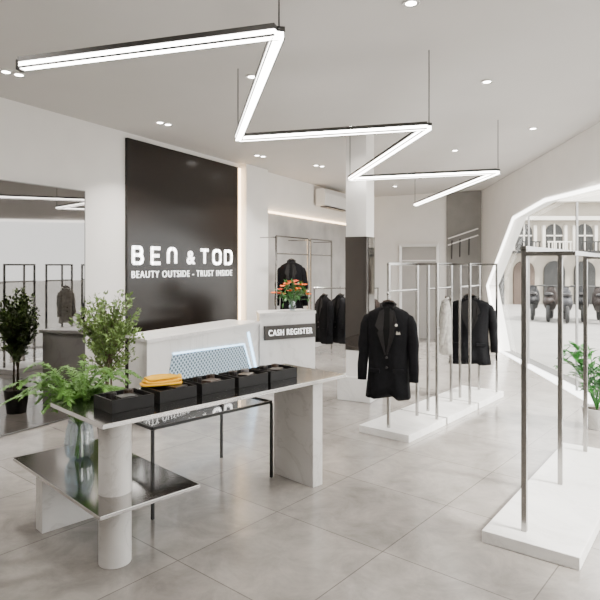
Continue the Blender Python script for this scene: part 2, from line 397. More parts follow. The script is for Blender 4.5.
# ---------------------------------------------------------------- sign
sign = thing('wall_sign', 'large lit white shop name letters and slogan on the dark wall panel', 'sign', WP(wall_s(180), 0.05, 1.4), 0)
def stroke(mb, pts, w, dep, x0, y0, hs, closed=False):
    P = [Vector((x0+p[0]*hs, y0+p[1]*hs, dep/2)) for p in pts]
    if closed: P.append(P[0])
    for a, b in zip(P, P[1:]):
        d = (b-a)
        mb.box((a+b)/2, (d.length, w, dep), R=Matrix.Rotation(math.atan2(d.y, d.x), 4, 'Z'))
    for p in (P[1:-1] if not closed else P[:-1]):
        mb.prism([(p.x+w/2*math.cos(k*math.pi/5), p.y+w/2*math.sin(k*math.pi/5)) for k in range(10)], 0, dep)
def rr(w, h, r, square_left=False):
    pts = []
    for cx, cy, a0, rad in ((w-r, h-r, 0, r), (0 if square_left else r, h if square_left else h-r, 90, 0 if square_left else r), (0 if square_left else r, 0 if square_left else r, 180, 0 if square_left else r), (w-r, r, 270, r)):
        if rad == 0: pts.append((cx, cy)); continue
        for k in range(5):
            an = math.radians(a0+k*22.5); pts.append((cx+rad*math.cos(an), cy+rad*math.sin(an)))
    return pts
GL = {'B': [([(0, 0), (0, 1), (.5, 1), (.62, .93), (.66, .77), (.62, .6), (.5, .52), (0, .52)], 0), ([(.5, .52), (.66, .46), (.72, .27), (.66, .07), (.52, 0), (0, 0)], 0)],
      'E': [([(.68, 1), (0, 1), (0, 0), (.68, 0)], 0), ([(0, .5), (.6, .5)], 0)],
      'n': [([(0, 0), (0, .74), (.06, .9), (.2, 1), (.48, 1), (.62, .9), (.68, .74), (.68, 0)], 0)],
      'T': [([(0, 1), (.8, 1)], 0), ([(.4, 1), (.4, 0)], 0)],
      'O': [(rr(.8, 1, .28), 1)], 'D': [(rr(.75, 1, .32, True), 1)]}
s0, s1 = wall_s(129), wall_s(229.5)
tot = s1-s0; hh = 0.19; z0 = 1.635
for fx, ch in {.01: 'B', .165: 'E', .31: 'n', .635: 'T', .775: 'O', .915: 'D'}.items():
    mb = MB()
    for pts, cl in GL[ch]:
        stroke(mb, [(p[0]*1.12, p[1]) for p in pts], 0.042, 0.012, s0+fx*tot, z0, hh, bool(cl))
    mb.xf(WMX @ Matrix.Translation((0, 0, 0.042)))
    link('letter', mb, M['letters'], sign)
mb = text_mb('&', height=hh*0.95, width=0.17, extrude=0.006, offset=0.02); mb.xf(WMX @ Matrix.Translation((s0+0.49*tot, z0-0.01, 0.049)))
link('ampersand', mb, M['letters'], sign)
for wmb in words(text_mb('BEAUTY OUTSIDE - TRUST INSIDE', width=tot*1.0, height=0.084, extrude=0.003, offset=-0.006, space=1.18), 5):
    wmb.xf(WMX @ Matrix.Translation((s0, 1.455, 0.045)))
    link('slogan_word', wmb, M['smallletters'], sign)

# ---------------------------------------------------------------- zigzag light
ZL = 2.63
zz = [(20, 66), (279, 33), (238, 139), (429, 127), (350, 179), (498, 172), (415, 205)]
ZP = [Vector(((px-300)/F0*((ZL-H)*F0/(YH-py)), (ZL-H)*F0/(YH-py), ZL)) for px, py in zz]
zl = thing('pendant_light', 'long zigzag linear pendant light hanging on thin cables from the ceiling', 'ceiling light', (ZP[0].x, ZP[0].y, ZL-0.03))
for a, b in zip(ZP, ZP[1:]):
    d = (b-a).normalized(); a_, b_ = a+d*0.012, b-d*0.012
    up = Vector((0, 0, 1))
    h = MB(); h.bar(a_+up*0.024, b_+up*0.024, 0.058, 0.024)
    sd = up.cross(d)*0.026
    h.bar(a_+sd-up*0.016, b_+sd-up*0.016, 0.005, 0.009); h.bar(a_-sd-up*0.016, b_-sd-up*0.016, 0.005, 0.009)
    hs = link('housing', h, M['darkgrey'], zl)
    link('diffuser', MB().bar(a_-up*0.003, b_-up*0.003, 0.046, 0.03), M['led'], hs)
for p in (ZP[0], ZP[-1]): link('end_cap', MB().box(p, (0.02, 0.05, 0.05)), M['darkgrey'], zl)
for p in ZP[1:]:
    link('cable', MB().tube([p+Vector((0, 0, 0.02)), (p.x, p.y, CEIL)], 0.004, 6), M['blackmetal'], zl)

# ---------------------------------------------------------------- downlights
def downlight(x, y, label, power=17):
    t = thing('recessed_downlight', label, 'ceiling light', (x, y, CEIL-0.012), 0, 'recessed ceiling downlights')
    link('trim_ring', MB().lathe((0, 0, 0), [(0.052, 0.0), (0.052, 0.011), (0.034, 0.011), (0.034, 0.002)], 20, False, False), M['whiteplastic'], t, world=False)
    link('lens', MB().lathe((0, 0, 0), [(0.033, 0.004), (0.033, 0.009)], 16), M['spot'], t, world=False)
    ld = bpy.data.lights.new('lamp', 'AREA'); ld.shape = 'DISK'; ld.size = 0.07; ld.energy = power; ld.color = (1, 0.94, 0.87); ld.spread = math.radians(100)
    lo = bpy.data.objects.new('lamp', ld); COL.objects.link(lo); lo.parent = t; lo.location = (0, 0, -0.006)
DL = [(6, 71, 'recessed downlight far left above the mirror, left one of its pair'), (19, 74, 'recessed downlight far left above the mirror, right one of its pair'),
      (160, 122, 'recessed downlight over the dark panel, left one of its pair'), (168, 124, 'recessed downlight over the dark panel, right one of its pair'),
      (257, 155, 'recessed downlight over the white pier, left one of its pair'), (263, 156, 'recessed downlight over the white pier, right one of its pair'),
      (252, 76, 'recessed downlight beside the cable at the second bend of the zigzag light'), (411, 2, 'recessed downlight at the top edge of the photo'),
      (487, 81, 'recessed downlight in the right half of the ceiling, nearest the camera of the right row'), (533, 128, 'recessed downlight closest to the white wall on the right'),
      (322, 166, 'recessed downlight over the air conditioner, right one of its pair'), (316, 165, 'recessed downlight over the air conditioner, left one of its pair'), (352, 126, 'recessed downlight just in front of the pillar top'),
      (455, 150, 'recessed downlight above the last bends of the zigzag light'), (395, 186, 'recessed downlight deepest in the shop near the far wall')]
for px, py, lb in DL:
    Y = (CEIL-H)*F0/(YH-py); downlight((px-300)/F0*Y, Y, lb, power=3 if px == 352 else 17)
for k, (x, y) in enumerate([(-1.2, 1.0), (1.0, 1.0), (2.6, 2.2), (-2.4, 2.4), (0, -1.2), (2.2, -1.0)]):
    ld = bpy.data.lights.new('lamp_behind', 'AREA'); ld.shape = 'DISK'; ld.size = 0.3; ld.energy = 24; ld.color = (1, 0.95, 0.89)
    lo = bpy.data.objects.new('lamp_behind', ld); COL.objects.link(lo); lo.location = (x, y, CEIL-0.03)

# air conditioner
acs = wall_s(327)
ac = thing('air_conditioner', 'white split air conditioner high on the wall left of the pillar', 'air conditioner', WP(acs, 0.04, 2.74), WA)
link('casing', MB().extrude([(-0.62, -0.0, 0.05), (-0.62, -0.0, 0.38), (-0.62, -0.18, 0.38), (-0.62, -0.23, 0.28), (-0.62, -0.2, 0.05)], (1.24, 0, 0)), M['whiteplastic'], ac, world=False, bev=0.012)
link('louvre', MB().box((0, -0.13, 0.03), (1.05, 0.13, 0.02)), M['darkgrey'], ac, world=False)
link('display', MB().box((0.4, -0.235, 0.25), (0.07, 0.006, 0.02)), M['darkgrey'], ac, world=False)

# ---------------------------------------------------------------- main display table
N = Vector((-0.995, 2.86)); U = Vector((0.7071, 0.7071)); V = Vector((-0.7071, 0.7071))
def TP(a, b, z=0.0):
    p = N+U*a+V*b; return Vector((p.x, p.y, z))
def tbox(mb, a0, a1, b0, b1, z0, z1):
    mb.prism([tuple(TP(a0, b0).xy), tuple(TP(a1, b0).xy), tuple(TP(a1, b1).xy), tuple(TP(a0, b1).xy)], z0, z1); return mb
tb = thing('display_table', 'brushed steel display table on pale stone legs with a lower steel shelf', 'table', TP(0.9, 0.3))
link('tabletop', tbox(MB(), 0, 1.89, 0, 0.66, 0.775, 0.80), M['steel'], tb, bev=0.002)
c = TP(0.15, 0.16)
link('column_leg', MB().lathe((c.x, c.y, 0), [(0.086, 0), (0.086, 0.774)], 48), M['marble2'], tb, bev=0.003)
link('slab_leg', tbox(MB(), 1.64, 1.74, 0.10, 0.52, 0, 0.774), M['marble2'], tb, bev=0.003)
link('shelf', tbox(MB(), -0.055, 0.53, -0.087, 1.12, 0.36, 0.38), M['steel'], tb, bev=0.002)
link('shelf_support', tbox(MB(), -0.01, 0.48, 0.76, 0.86, 0, 0.359), M['marble2'], tb, bev=0.003)

st = thing('side_table', 'low side table with thin black metal frame and smoked glass top under the steel table', 'table', TP(1.06, 0.78))
link('glass_top', tbox(MB(), 0.57, 1.56, 0.48, 1.08, 0.562, 0.570), M['smoke'], st)
fm = MB()
for a, b in (((0.56, 0.47), (1.57, 0.47)), ((1.57, 0.47), (1.57, 1.09)), ((1.57, 1.09), (0.56, 1.09)), ((0.56, 1.09), (0.56, 0.47))):
    fm.bar(TP(*a, 0.572), TP(*b, 0.572), 0.018)
link('frame', fm, M['blackmetal'], st)
for a, b in ((0.56, 0.47), (1.57, 0.47), (1.57, 1.09), (0.56, 1.09)):
    link('leg', MB().box(TP(a, b, 0.282), (0.018, 0.018, 0.562), math.pi/4), M['blackmetal'], st)

AZ = math.pi/4
def make_tray(a, b, label):
    t = thing('accessory_tray', label, 'tray', TP(a, b, 0.801), AZ, 'black open trays on the steel table')
    w, d, h, k = 0.255, 0.22, 0.07, 0.009
    mb = MB(); mb.box((0, 0, k/2), (w, d, k))
    for s in (-1, 1):
        mb.box((s*(w/2-k/2), 0, h/2+k/2), (k, d, h-k)); mb.box((0, s*(d/2-k/2), h/2+k/2), (w-2*k, k, h-k))
    link('tray_box', mb, M['tray'], t, world=False)
    link('cushion', MB().box((0, 0, 0.029), (w-0.02, d-0.02, 0.038)), M['tray'], t, world=False, bev=0.004)
    return t
trays = [(0.26, 0.27), (0.565, 0.29), (0.86, 0.29), (1.15, 0.29), (1.43, 0.29)]
tl = ['first black tray at the left end of the steel table, nearest the camera', 'second black tray from the left, under the yellow cloth', 'middle black tray of the row of five on the steel table', 'fourth black tray from the left on the steel table', 'black tray at the far right end of the steel table']
for (a, b), l in zip(trays, tl): make_tray(a, b, l)
def roll(a, b, z, m, label, r=0.032, w=0.035, rz=0.0):
    mb = MB(); pts = []
    n = 46
    for k in range(n):
        an = k*0.42; rad = 0.006+(r-0.006)*k/(n-1); pts.append((rad*math.cos(an), rad*math.sin(an)))
    for p, q in zip(pts, pts[1:]):
        mb.bar((p[0], p[1], 0), (q[0], q[1], 0), 0.003, w)
    mb.xf(Matrix.Translation((0, 0, w/2)))
    mb.xf(Matrix.Translation(TP(a, b, z)) @ Matrix.Rotation(rz, 4, 'Z'))
    return tag(link('rolled_belt', mb, m), label, 'belt', 'rolled belts and ties in the trays')
def wallet(a, b, z, m, label, rz):
    t = thing('wallet', label, 'wallet', TP(a, b, z), rz, 'small leather goods in the trays')
    link('cover', MB().box((0, 0, 0.006), (0.1, 0.08, 0.009)).box((0, 0, 0.019), (0.1, 0.08, 0.009)), m, t, world=False, bev=0.003)
    link('card_insert', MB().box((0.003, 0, 0.0125), (0.09, 0.07, 0.006)), M['greysilk'], t, world=False)
zt = 0.801+0.0485
for i, (a, b) in enumerate(trays):
    if i == 1: continue
    nm = ['the tray nearest the camera', 'the second tray', 'the middle tray', 'the fourth tray', 'the farthest tray'][i]
    roll(a-0.06, b+0.04, zt, M['leather'], 'coiled black leather belt at the back of '+nm, rz=i)
    roll(a+0.05, b+0.045, zt, M['greysilk'] if i % 2 else M['brownleather'], ('rolled grey silk tie' if i % 2 else 'coiled dark brown belt')+' in '+nm, r=0.028, rz=i*2)
    wallet(a-0.01, b-0.04, zt, M['leather'] if i != 2 else M['brownleather'], ('black' if i != 2 else 'dark brown')+' folded wallet at the front of '+nm, AZ+0.15*i)
wallet(0.60, 0.25, zt, M['leather'], 'black folded wallet at the front of the second tray beside the yellow cloth', AZ+0.2)
def cloth(a, b, z, m, label, sx, sy, sz, rz):
    mb = MB()
    for q in range(3):
        w_, d_ = sx*(1-0.05*q), sy*(1-0.1*q); zb = q*sz/3; rings = []
        for zz_, ins in ((0.0, 0.012), (0.25, 0.0), (0.75, 0.0), (1.0, 0.014)):
            rings.append([((w_-ins)*math.copysign(abs(math.cos(k*math.pi/16))**0.35, math.cos(k*math.pi/16))+0.006*q, (d_-ins)*math.copysign(abs(math.sin(k*math.pi/16))**0.45, math.sin(k*math.pi/16)), zb+zz_*sz/3+0.006*math.sin(k*0.7+q)*(q > 0)) for k in range(32)])
        mb.loft(rings)
    mb.xf(Matrix.Translation(TP(a, b, z)) @ Matrix.Rotation(rz, 4, 'Z'))
    return tag(link('folded_cloth', mb, m, smooth=True), label, 'cloth')
cloth(0.545, 0.345, 0.8725, M['yellow'], 'bright yellow folded scarf lying across the back of the second tray', 0.125, 0.06, 0.052, AZ-0.35)

# ---------------------------------------------------------------- plants
def rnd_dir(r, up=0.2):
    v = Vector((r.gauss(0, 1), r.gauss(0, 1), r.gauss(0, 1)+up)); return v.normalized()
def tree(name, label, cat, loc, crown_c, crown_r, nbr, nleaf, lsize, leafm, pot_r, pot_h, potm, sd):
    r = random.Random(sd); t = thing(name, label, cat, loc)
    link('pot', MB().lathe((0, 0, 0), [(pot_r*0.75, 0), (pot_r, pot_h), (pot_r*0.9, pot_h), (pot_r*0.88, pot_h-0.03)], 28, True, True), potm, t, world=False)
    link('soil', MB().lathe((0, 0, 0), [(pot_r*0.86, pot_h-0.028), (pot_r*0.86, pot_h-0.018)], 24), M['soil'], t, world=False)
    tr = MB(); lf = MB()
    C = Vector(crown_c)
    for s in range(3):
        an = s*2.1; top = C+Vector((0.06*math.cos(an), 0.06*math.sin(an), crown_r[2]*0.2))
        tr.tube([(0.03*math.cos(an), 0.03*math.sin(an), pot_h-0.04), Vector((0.0, 0.0, (pot_h+C.z)/2))+Vector((0.03*math.cos(an+1), 0.03*math.sin(an+1), 0)), top], [0.012, 0.009, 0.006], 7)
    for i in range(nbr):
        d = rnd_dir(r, 0.1); rad = r.uniform(0.5, 1.0)
        tip = C+Vector((d.x*crown_r[0]*rad, d.y*crown_r[1]*rad, d.z*crown_r[2]*rad))
        base = Vector((0, 0, max(pot_h, C.z-crown_r[2]*0.7+(tip.z-C.z)*0.4)))
        mid = (base+tip)/2+Vector((0, 0, 0.03))
        tr.tube([base, mid, tip], [0.005, 0.003, 0.0015], 5)
        for j in range(nleaf):
            f = r.uniform(0.35, 1.05); q = base.lerp(tip, f)+Vector((0, 0, 0.03*(1-abs(2*f-1))))
            ld = (rnd_dir(r, 0.3)+(tip-base).normalized()*0.7).normalized()
            lf.leaf(q+rnd_dir(r)*0.025, ld, rnd_dir(r, 1.2), lsize*r.uniform(0.7, 1.3), lsize*0.5)
    link('branches', tr, M['bark'], t, world=False)
    link('foliage', lf, leafm, t, world=False, fix=False)
    return t
tree('potted_tree', 'tall bushy small-leaved tree in a dark pot standing behind the steel table', 'plant', (-1.84, 5.46, 0), (-0.01, 0, 0.98), (0.36, 0.24, 0.44), 110, 26, 0.05, M['leaf'], 0.13, 0.26, M['potdark'], 3)

def fern(name, label, loc, n, Lr, rise, leafm, sd, lw=0.04, ll=0.05, base_z=0.3, droop=0.9):
    r = random.Random(sd); t = thing(name, label, 'plant', loc)
    st_, lf = MB(), MB()
    for i in range(n):
        az = i*2.399+r.uniform(-.3, .3); L = r.uniform(*Lr); rs = r.uniform(*rise)
        pts = []; m = 16
        for k in range(m+1):
            f = k/m; z = base_z-0.15+0.15*min(1, f*4)+rs*math.sin(min(f*1.9, math.pi))-droop*0.12*f*f
            rad2 = L*f*(0.25 if f < 0.12 else 1.0)
            pts.append(Vector((rad2*math.cos(az), rad2*math.sin(az), z)))
        st_.tube(pts, 0.0022, 5)
        for k in range(3, m+1):
            d = (pts[k]-pts[k-1]).normalized(); side = d.cross(Vector((0, 0, 1))).normalized()
            for sg in (-1, 1):
                for q in (0, 0.33, 0.66):
                    b = pts[k-1].lerp(pts[k], q)
                    lf.leaf(b, side*sg+d*0.6+Vector((0, 0, r.uniform(-0.4, 0.4))), (r.uniform(-.3, .3), r.uniform(-.3, .3), 1), ll*r.uniform(0.7, 1.2)*(1.15-0.5*k/m), lw)
    link('stems', st_, leafm, t, world=False); link('fronds', lf, leafm, t, world=False, fix=False)
    return t
vc = TP(0.235, 0.80, 0.381)
fern('cut_greenery', 'feathery green fronds spreading out of the glass vase on the lower shelf', vc, 46, (0.2, 0.48), (0.14, 0.35), M['leaf2'], 5, lw=0.018, ll=0.048, base_z=0.3)
va = thing('glass_vase', 'round ribbed clear glass vase on the lower steel shelf', 'vase', vc)
link('bowl', MB().lathe((0, 0, 0), [(0.055, 0), (0.082, 0.035), (0.088, 0.11), (0.078, 0.19), (0.062, 0.235), (0.066, 0.25), (0.062, 0.25), (0.057, 0.233), (0.073, 0.19), (0.082, 0.11), (0.076, 0.04), (0.05, 0.008)], 40, rib=0.004), M['vase_glass'], va, world=False)
link('cut_stems', MB().tube([(0.02, 0, 0.012), (-0.01, 0.01, 0.28)], 0.006).tube([(-0.03, 0.01, 0.012), (0.015, -0.01, 0.28)], 0.006).tube([(0.0, -0.03, 0.012), (0.0, 0.015, 0.28)], 0.006), M['leaf2'], va, world=False)

def palm(label, loc, sd):
    r = random.Random(sd); t = thing('potted_palm', label, 'plant', loc)
    link('pot', MB().lathe((0, 0, 0), [(0.11, 0), (0.14, 0.2), (0.13, 0.2), (0.125, 0.17)], 28), M['marble2'], t, world=False)
    link('soil', MB().lathe((0, 0, 0), [(0.122, 0.172), (0.122, 0.18)], 24), M['soil'], t, world=False)
    st_, lf = MB(), MB()
    for i in range(20):
        az = i*2.4+r.uniform(-.3, .3); L = r.uniform(0.2, 0.36)*(0.55 if math.cos(az) > 0.2 else 1); up = r.uniform(0.25, 0.70)
        pts = [Vector((L*f*math.cos(az), L*f*math.sin(az), 0.17+up*math.sin(f*1.9))) for f in [k/8 for k in range(9)]]
        st_.tube(pts, 0.004, 5)
        for k in range(3, 9):
            d = (pts[k]-pts[k-1]).normalized(); side = d.cross(Vector((0, 0, 1))).normalized()
            for sg in (-1, 1):
                lf.leaf(pts[k], side*sg+d*0.9, (0, 0, 1), 0.16*(1.2-0.08*k), 0.06)
    link('stems', st_, M['leaf3'], t, world=False); link('fronds', lf, M['leaf3'], t, world=False, fix=False)
palm('broad-leaved green palm in a grey pot beside the shop window at the right edge', (2.94, 5.62, 0), 11)

# ---------------------------------------------------------------- counter
CR = Vector((0.2, 9.0))
def CP(t, back=0.0, z=0.0):
    p = CR - WD*t - WN*back; return Vector((p.x, p.y, z))
ct = thing('cash_counter', 'long low white stone cash counter in front of the dark wall panel', 'counter', CP(2.7, 0.3))
link('body', MB().prism([tuple(CP(3.70).xy), tuple(CP(1.56).xy), tuple(CP(1.56, 0.5).xy), tuple(CP(3.45, 0.5).xy)], 0, 0.82), M['counter'], ct, bev=0.004)
link('countertop', MB().prism([tuple(CP(3.73, -0.03).xy), tuple(CP(1.56, -0.03).xy), tuple(CP(1.56, 0.52).xy), tuple(CP(3.48, 0.52).xy)], 0.821, 0.86), M['counter'], ct, bev=0.004)
pts = [CP(3.5, -0.003, 0.04), CP(1.70, -0.003, 0.04), CP(1.96, -0.003, 0.60), CP(3.32, -0.003, 0.66)]
link('lattice_panel', MB().extrude(pts, tuple((WN*0.006).to_3d())), M['lattice'], ct)
eb = MB()
for a, b in ((pts[1], pts[2]), (pts[2], pts[3])): eb.bar(a+WN.to_3d()*0.008, b+WN.to_3d()*0.008, 0.012, 0.014)
eb.bar(CP(1.60, -0.011, 0.04), CP(1.86, -0.011, 0.74), 0.012, 0.03)
link('lit_edge', eb, M['blueedge'], ct)
KD = Vector((0.87, 0.5)).normalized(); KN = Vector((KD.y, -KD.x)); K0 = Vector((-0.54, 7.58))
def KP(s, back=0.0, z=0.0):
    p = K0+KD*s-KN*back; return Vector((p.x, p.y, z))
kb = thing('register_stand', 'angled white stone register stand at the right end of the cash counter', 'counter', KP(0.4, 0.2))
link('body', MB().prism([tuple(KP(0).xy), tuple(KP(0.87).xy), tuple(KP(0.87, 0.42).xy), tuple(KP(0.16, 0.42).xy)], 0, 0.93), M['counter'], kb, bev=0.004)
link('top', MB().prism([tuple(KP(-0.005, -0.01).xy), tuple(KP(0.88, -0.01).xy), tuple(KP(0.88, 0.43).xy), tuple(KP(0.155, 0.43).xy)], 0.931, 0.97), M['counter'], kb, bev=0.004)
cs = thing('counter_sign', 'dark taupe sign plate with white lettering on the register stand', 'sign', KP(0.46, -0.02, 0.7), math.atan2(KD.y, KD.x))
link('plate', MB().box((0, 0, 0), (0.80, 0.03, 0.19)), M['signdark'], cs, world=False, bev=0.003)
for wmb in words(text_mb('CASH REGISTER', width=0.68, height=0.078, extrude=0.002, offset=-0.006, space=1.15), 2):
    wmb.xf(Matrix(((1, 0, 0, -0.34), (0, 0, -1, -0.0175), (0, 1, 0, -0.039), (0, 0, 0, 1))))
    link('lettering', wmb, M['smallletters'], cs, world=False)
fl = thing('flower_bouquet', 'orange and red flowers with leaves in the vase on the register stand', 'flowers', KP(0.60, 0.18, 0.971))
r = random.Random(4)
for i in range(18):
    an = i*2.399; q = math.sqrt((i+0.5)/18)
    tip = Vector((0.27*q*math.cos(an), 0.15*q*math.sin(an), 0.20+0.24*(1-q*q)+r.uniform(-0.05, 0.05)))
    fmb = MB()
    for k in range(9):
        a2 = k*2*math.pi/9; fmb.leaf(tip, (math.cos(a2), math.sin(a2)-0.5, 0.45), (0, -0.5, 1), 0.052, 0.042)
    link('bloom', fmb, M['orange'] if i % 3 else M['red'], fl, world=False, fix=False)
sm, lm2 = MB(), MB()
for i in range(30):
    d = rnd_dir(r, 0.9); tip = Vector((d.x*0.26, d.y*0.16, 0.14+abs(d.z)*0.28)); sm.tube([(0, 0, 0.03), (tip.x*0.3, tip.y*0.3, 0.16), tip], 0.003, 5)
    for k in range(6): lm2.leaf(tip*0.88+rnd_dir(r)*0.03, rnd_dir(r, 0.4), (0, 0, 1), 0.09, 0.035)
link('stems', sm, M['leaf3'], fl, world=False); link('leaves', lm2, M['leaf3'], fl, world=False, fix=False)
tag(link('flower_vase', MB().lathe(tuple(KP(0.60, 0.18, 0.971)), [(0.035, 0), (0.055, 0.05), (0.05, 0.12), (0.035, 0.16), (0.03, 0.16), (0.045, 0.12), (0.048, 0.05), (0.03, 0.006)], 24), M['vase_glass'], smooth=True), 'small glass vase holding the orange flowers on the register stand', 'vase')

# ---------------------------------------------------------------- racks
RDv = Vector((0.64, 0.77)).normalized(); RPv = Vector((RDv.y, -RDv.x))
RZ = math.atan2(RDv.y, RDv.x)
def make_rack(name, label, loc, L, Wd, Hh, posts, low=None, base_h=0.07, cross=True, group=None, rz=RZ, py=0.0, tk=0.026):
    t = thing(name, label, 'clothes rack', loc, rz, group)
    link('base', MB().box((L/2, 0, base_h/2), (L, Wd, base_h)), M['marble'], t, world=False, bev=0.004)
    for p in posts: link('post', MB().box((p, py, (base_h+Hh)/2), (tk, tk, Hh-base_h)), M['chrome'], t, world=False, bev=0.002)
    link('top_rail', MB().box(((posts[0]+posts[-1])/2, py, Hh), (posts[-1]-posts[0]+tk, tk, tk)), M['chrome'], t, world=False, bev=0.002)
    if low: link('hanging_rail', MB().tube([(posts[0], py, low), (posts[-1], py, low)], 0.011), M['chrome'], t, world=False)
    if cross:
        p = posts[0] if cross == 1 else posts[-1]
        fm = MB(); fm.bar((p, py, Hh), (p, py-0.22, Hh), tk*0.9); fm.bar((p, py-0.22, Hh+0.012), (p, py-0.22, base_h), tk*0.9)
        link('side_frame', fm, M['chrome'], t, world=False)
    return t
o0 = Vector((0.775, 5.30))
names = ['marble-based steel clothes rack nearest the camera in the central row, black blazer in front', 'middle clothes rack of the central row with the pale shirt', 'farthest clothes rack of the central row, black jacket beside the window']
for i in range(3):
    p = o0+RDv*(0.80*i)
    make_rack('clothes_rack', names[i], (p.x, p.y, 0), 0.76, 0.54, 1.62, [0.1, 0.66], low=1.36, group='clothes racks in the centre of the shop', cross=2)
pR = Vector((1.06, 3.30))+RPv*0.26
bigr = make_rack('clothes_rack', 'large empty steel clothes rack on a long marble base at the right edge', (pR.x, pR.y, 0), 2.05, 0.52, 1.70, [0.14, 1.02, 1.9], low=None, cross=0, rz=math.radians(53), py=0.06, tk=0.03)
arm = MB(); arm.bar((0.14, 0.046, 1.67), (0.14, -0.2, 1.67), 0.024); arm.bar((0.14, -0.2, 1.67), (1.9, -0.2, 1.67), 0.022); arm.bar((1.9, 0.046, 1.67), (1.9, -0.2, 1.67), 0.024)
link('side_rail', arm, M['chrome'], bigr, world=False)

rr_ = thing('clothes_rack', 'low slim clothes rack of dark jackets between the register stand and the pillar', 'clothes rack', (0.72, 8.75, 0))
for x in (-0.50, 0.48):
    link('post', MB().box((x, 0, 0.64), (0.02, 0.02, 1.26)), M['chrome'], rr_, world=False)
    link('foot', MB().box((x, 0, 0.006), (0.06, 0.36, 0.012)), M['chrome'], rr_, world=False)
link('rail', MB().tube([(-0.50, 0, 1.26), (0.48, 0, 1.26)], 0.011), M['chrome'], rr_, world=False)

def wall_rail(pxa, pxb, label, z=2.08):
    sa, sb = wall_s(pxa), wall_s(pxb)
    t = thing('wall_garment_rail', label, 'clothes rail', WP((sa+sb)/2, 0.2), 0, 'steel rails standing against the grey wall')
    for s in (sa, sb):
        link('post', MB().box(WP(s, 0.42, z/2), (0.024, 0.024, z), WA), M['chrome'], t)
        link('bracket', MB().bar(WP(s, 0.031, z-0.02), WP(s, 0.42, z-0.02), 0.018), M['chrome'], t)
    link('top_rail', MB().bar(WP(sa, 0.42, z), WP(sb, 0.42, z), 0.022), M['chrome'], t)
    link('hanging_rail', MB().tube([WP(sa, 0.42, z-0.28), WP(sb, 0.42, z-0.28)], 0.01), M['chrome'], t)
wall_rail(254, 287, 'steel wall rail closest to the white pier, holding the black coat')
wall_rail(290, 312, 'empty steel wall rail under the air conditioner')

